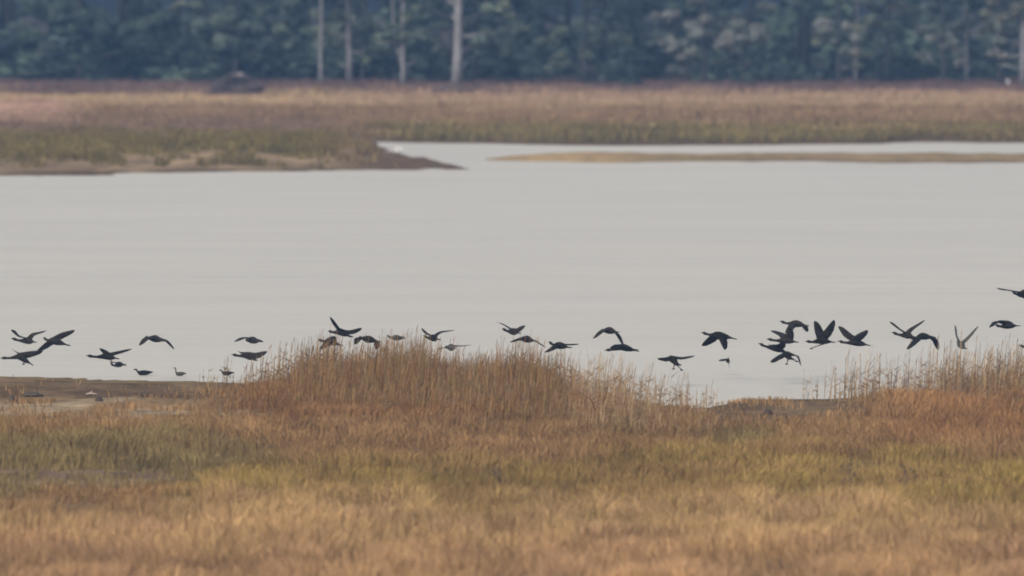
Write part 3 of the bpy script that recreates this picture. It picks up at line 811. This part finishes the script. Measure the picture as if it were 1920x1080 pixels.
def bird_swimming(label, u, v, wpx, face, neck, mat, group="dark birds swimming beside the near shore", yaw=0.5, on=None, name="bird"):
    """sits on the water (or stands): v is where it meets the surface"""
    z0 = 0.0 if on is None else on
    y = ground_y(v, z0); x = (u - 960) / FPX * y; k = FPX / y
    Lm = wpx / k
    f = Vector((face * math.cos(yaw), math.sin(yaw), 0)); up = Vector((0, 0, 1)); lat = f.cross(up)
    s = Lm / .42
    mb = MB()
    st = [(-.30, .03, .008, .10), (-.22, .05, .03, .09), (-.12, .085, .06, .07), (0, .10, .075, .06), (.10, .09, .07, .065), (.17, .05, .05, .09), (.205, .03, .034, .14 + neck * .3)]
    rings = [[f * a * s + lat * (b * s * math.cos(2 * math.pi * j / 10)) + up * (h + c * math.sin(2 * math.pi * j / 10)) * s for j in range(10)] for a, b, c, h in st]
    mb.ring_tube(rings)
    nk = [(.16, .11, .035), (.21, .13 + neck * .3, .026), (.20, .15 + neck * .8, .021), (.215, .17 + neck, .026), (.25, .185 + neck, .030), (.28, .18 + neck, .022), (.31, .172 + neck, .010), (.35, .165 + neck, .004)]
    mb.tube([f * a * s + up * h * s for a, h, r in nk], [r * s for a, h, r in nk], 9)
    for sd in (-1, 1):                                  # folded wings
        rg_ = [[f * a * s + lat * sd * .07 * s + up * .10 * s + lat * sd * (b * .35 * s * math.cos(2 * math.pi * j / 8)) + up * (b * .8 * s * math.sin(2 * math.pi * j / 8)) for j in range(8)]
               for a, b in ((-.30, .012), (-.18, .05), (-.02, .075), (.10, .06), (.15, .02))]
        mb.ring_tube(rg_)
    if on is not None:
        for sd in (-1, 1):
            mb.tube([lat * sd * .03 * s + up * .03 * s, lat * sd * .03 * s - up * .14], [.014, .009], 6)
    o = mb.build(name, mat); o.location = (x, y, z0 + (0.12 if on is not None else 0.0))
    return tag(o, label, "bird", group)

FL = bird_flying
FL("dark bird with raised wings flying left, highest at the left edge of the flock", 259, (25, 635), (50, 638), (66, 642), (62, 626, 87, 620, -1), (36, 631, 21, 620, 1))
FL("dark bird banking, wings in one long slant, above the lowest bird at the far left", 258, (83, 634), (97, 638), (130, 648), (115, 627, 140, 619, -1), (83, 648, 69, 659, 1), chord=.72)
FL("dark bird with drooping tail and dangling leg, lowest of the three at the far left", 257, (5, 671), (36, 667), (62, 685), (55, 662, 80, 658, -1), (30, 660, 22, 654, 1), legs=[(44, 682)], chord=.75)
FL("dark bird with neck stretched left and dangling leg, second group from the left", 257, (166, 667), (198, 667), (222, 673), (217, 661, 247, 654, -1), (193, 659, 187, 653, 1), legs=[(209, 679)], chord=.75)
FL("dark streak of a bird skimming just under the bird with stretched neck", 257, (209, 683), (221, 683.5), (233, 683), (215, 680, 206, 677, 1), (228, 686, 234, 684, -1), scale=.8)
FL("dark bird gliding alone with both wings bowed down, above the left mud bank", 259, (274, 632), (288, 634), (308, 640), (271, 634, 261, 648, -1), (309, 637, 326, 655, 1))
FL("dark bird gliding with bowed wings above the left end of the reeds", 260, (462, 637), (471, 637), (489, 641), (453, 633, 439, 641, -1), (482, 636, 492, 641, 1))
FL("dark bird with spread wings half hidden by the leftmost thin reeds", 256, (438, 665), (462, 665), (480, 676), (480, 665, 501, 659, -1), (452, 662, 446, 659, 1))
FL("dark bird with one wing thrust straight up above the reed stand's left end", 258, (618, 621), (636, 621), (659, 632), (626, 608, 619, 594, -1), (656, 622, 678, 615, 1))
FL("dark bird below the upthrust wing, partly hidden by reed tops", 256, (599, 637), (616, 639), (640, 648), (609, 645, 600, 655, -1), (620, 634, 626, 630, 1))
FL("dark bird gliding with wingtips hanging down, just over the reed stand", 257, (675, 632), (687, 635), (711, 641), (668, 634, 666, 646, -1), (704, 638, 704, 655, 1))
FL("faint thin bird seen edge on over the reeds, right of the hanging wingtips", 262, (728, 630), (741, 633), (758, 635), (734, 632, 727, 631, 1), (748, 632, 757, 631, -1), scale=.85, mat=M_BIRD_GREY)
FL("dark bird with one long raised wing over the middle of the reed stand", 259, (796, 630), (811, 633), (822, 637), (825, 622, 852, 619, -1), (801, 625, 792, 616, 1))
FL("faint bird with flat wings half sunk in the reed tops of the middle stand", 258, (836, 650), (845, 651), (852, 653), (835, 652, 821, 653, 1), (862, 649, 884, 647, -1), mat=M_BIRD_GREY)
FL("dark bird with wings raised in a shallow V, highest over the reed stand", 260, (944, 617), (961, 621), (972, 625), (973, 616, 985, 611, -1), (946, 610, 931, 604, 1))
FL("dark bird gliding with bowed wings directly below the shallow V bird", 259, (976, 636), (985, 635), (1003, 640), (970, 636, 956, 642, -1), (1004, 640, 1023, 652, 1))
FL("dark stocky bird with flat outstretched wings right of the bowed wing bird", 257, (1031, 642), (1046, 647), (1069, 652), (1036, 652, 1021, 661, -1), (1062, 646, 1085, 645, 1))
FL("dark bird with wings curved in a deep arch, above another flying bird", 260, (1128, 619), (1140, 619), (1158, 623), (1125, 621, 1112, 635, -1), (1157, 627, 1168, 648, 1))
FL("dark bird in profile just below the deeply arched bird", 258, (1138, 656), (1165, 650), (1198, 659), (1178, 653, 1197, 656, -1), (1157, 647, 1144, 653, 1))
FL("dark bird going away with straight wings and dangling legs over the thinning reeds", 256, (1257, 668), (1260, 672), (1272, 685), (1249, 672, 1233, 672, 1), (1279, 671, 1303, 667, -1), legs=[(1263, 691), (1278, 693)], chord=.55)
FL("lone dark bird with both wings lowered, flying over open water right of the reeds", 259, (1319, 624), (1343, 627), (1381, 636), (1353, 637, 1359, 656, -1), (1331, 635, 1316, 648, 1))
FL("smallest dark bird, a short upright stroke below the lone bird over open water", 262, (1362, 673), (1364, 675), (1366, 680), (1366, 681, 1368, 691, -1), (1356, 674, 1348, 675, 1), scale=.55)
FL("topmost dark bird of the tangled group, tail end broad over the right water", 260, (1466, 603), (1489, 606), (1515, 611), (1505, 610, 1512, 622, 1), (1480, 614, 1473, 625, -1))
FL("dark bird with a hooked far wing, second from the top of the tangled group", 258, (1442, 636), (1471, 637), (1496, 642), (1480, 628, 1481, 610, -1), (1463, 628, 1445, 620, 1))
FL("dark bird in profile in the middle of the tangled group", 259, (1426, 645), (1450, 651), (1479, 662), (1462, 648, 1469, 640, -1), (1447, 648, 1441, 645, 1))
FL("lowest dark bird of the tangled group, wings bowed and legs dangling", 257, (1469, 660), (1475, 664), (1484, 674), (1459, 669, 1445, 677, 1), (1495, 668, 1502, 686, -1), legs=[(1475, 682), (1494, 677)])
FL("dark bird with both broad wings raised in a tall V over the right water", 258, (1514, 640), (1536, 638), (1565, 642), (1532, 622, 1527, 602, 1), (1551, 620, 1564, 600, -1), legs=[(1521, 653)])
FL("dark bird in profile with one wing raised, right of the tall V bird", 259, (1575, 640), (1600, 641), (1632, 648), (1606, 632, 1627, 619, -1), (1586, 630, 1572, 612, 1))
FL("dark bird with wings raised in a wide V, highest over the right hand reeds", 260, (1676, 624), (1700, 628), (1714, 632), (1708, 616, 1734, 600, -1), (1684, 616, 1668, 604, 1))
FL("dark bird with wings curved down just below the wide V bird", 258, (1709, 634), (1727, 630), (1752, 633), (1715, 638, 1700, 655, -1), (1750, 636, 1758, 656, 1))
FL("greyish bird with both wings raised in a narrow V behind the right reeds", 256, (1796, 640), (1801, 645), (1808, 654), (1793, 630, 1790, 611, 1), (1815, 632, 1834, 611, -1), mat=M_BIRD_GREY)
FL("dark bird with one hooked wing, flying far right above the reeds", 261, (1869, 610), (1886, 610), (1910, 611), (1866, 602, 1855, 614, -1), (1882, 604, 1872, 601, 1))
FL("highest bird of all, cut by the right edge over the middle of the water", 263, (1900, 548), (1914, 551), (1938, 557), (1889, 544, 1870, 540, 1), (1930, 545, 1950, 538, -1))
FL("bird mostly cut off by the right edge, just above the tops of the reeds", 259, (1914, 648), (1934, 650), (1962, 656), (1946, 640, 1965, 630, -1), (1925, 640, 1930, 626, 1))

bird_swimming("dark bird with head held low, swimming just off the left mud bank", 268, 704, 25, -1, .0, M_BIRD, yaw=.2)
bird_swimming("greyish bird with upright neck swimming off the left mud bank", 336, 705, 20, -1, .12, M_BIRD_GREY, yaw=.7)
bird_swimming("dark bird swimming beside the leftmost thin reeds", 424, 704, 21, -1, .01, M_BIRD, yaw=.5)
ye = ground_y(287, .1); xe = (747 - 960) / FPX * ye
bird_swimming("small white bird standing at the edge of the creek mouth", 747, 287, 14, -1, .03, M_WHITE, group=None, yaw=.6, on=max(0.02, ground_z(xe, ye)))

# ------------------------------------------------------------------ haze
M_HAZE, N, L = new_mat("haze_air")
N.remove(N["Principled BSDF"])
pv = N.new("ShaderNodeVolumePrincipled")
pv.inputs["Color"].default_value = (0.30, 0.55, 1.0, 1)
pv.inputs["Density"].default_value = 0.00024
L.new(pv.outputs[0], N["Material Output"].inputs["Volume"])
x0, x1, y0, y1, z0, z1 = -420, 420, -80, 920, -2.0, 26.0
hv = [(a, b, c) for c in (z0, z1) for b in (y0, y1) for a in (x0, x1)]
me = bpy.data.meshes.new("haze")
me.from_pydata(hv, [], [(0, 2, 3, 1), (4, 5, 7, 6), (0, 1, 5, 4), (2, 6, 7, 3), (0, 4, 6, 2), (1, 3, 7, 5)]); me.update()
tag(link("haze", me, M_HAZE), kind='stuff')
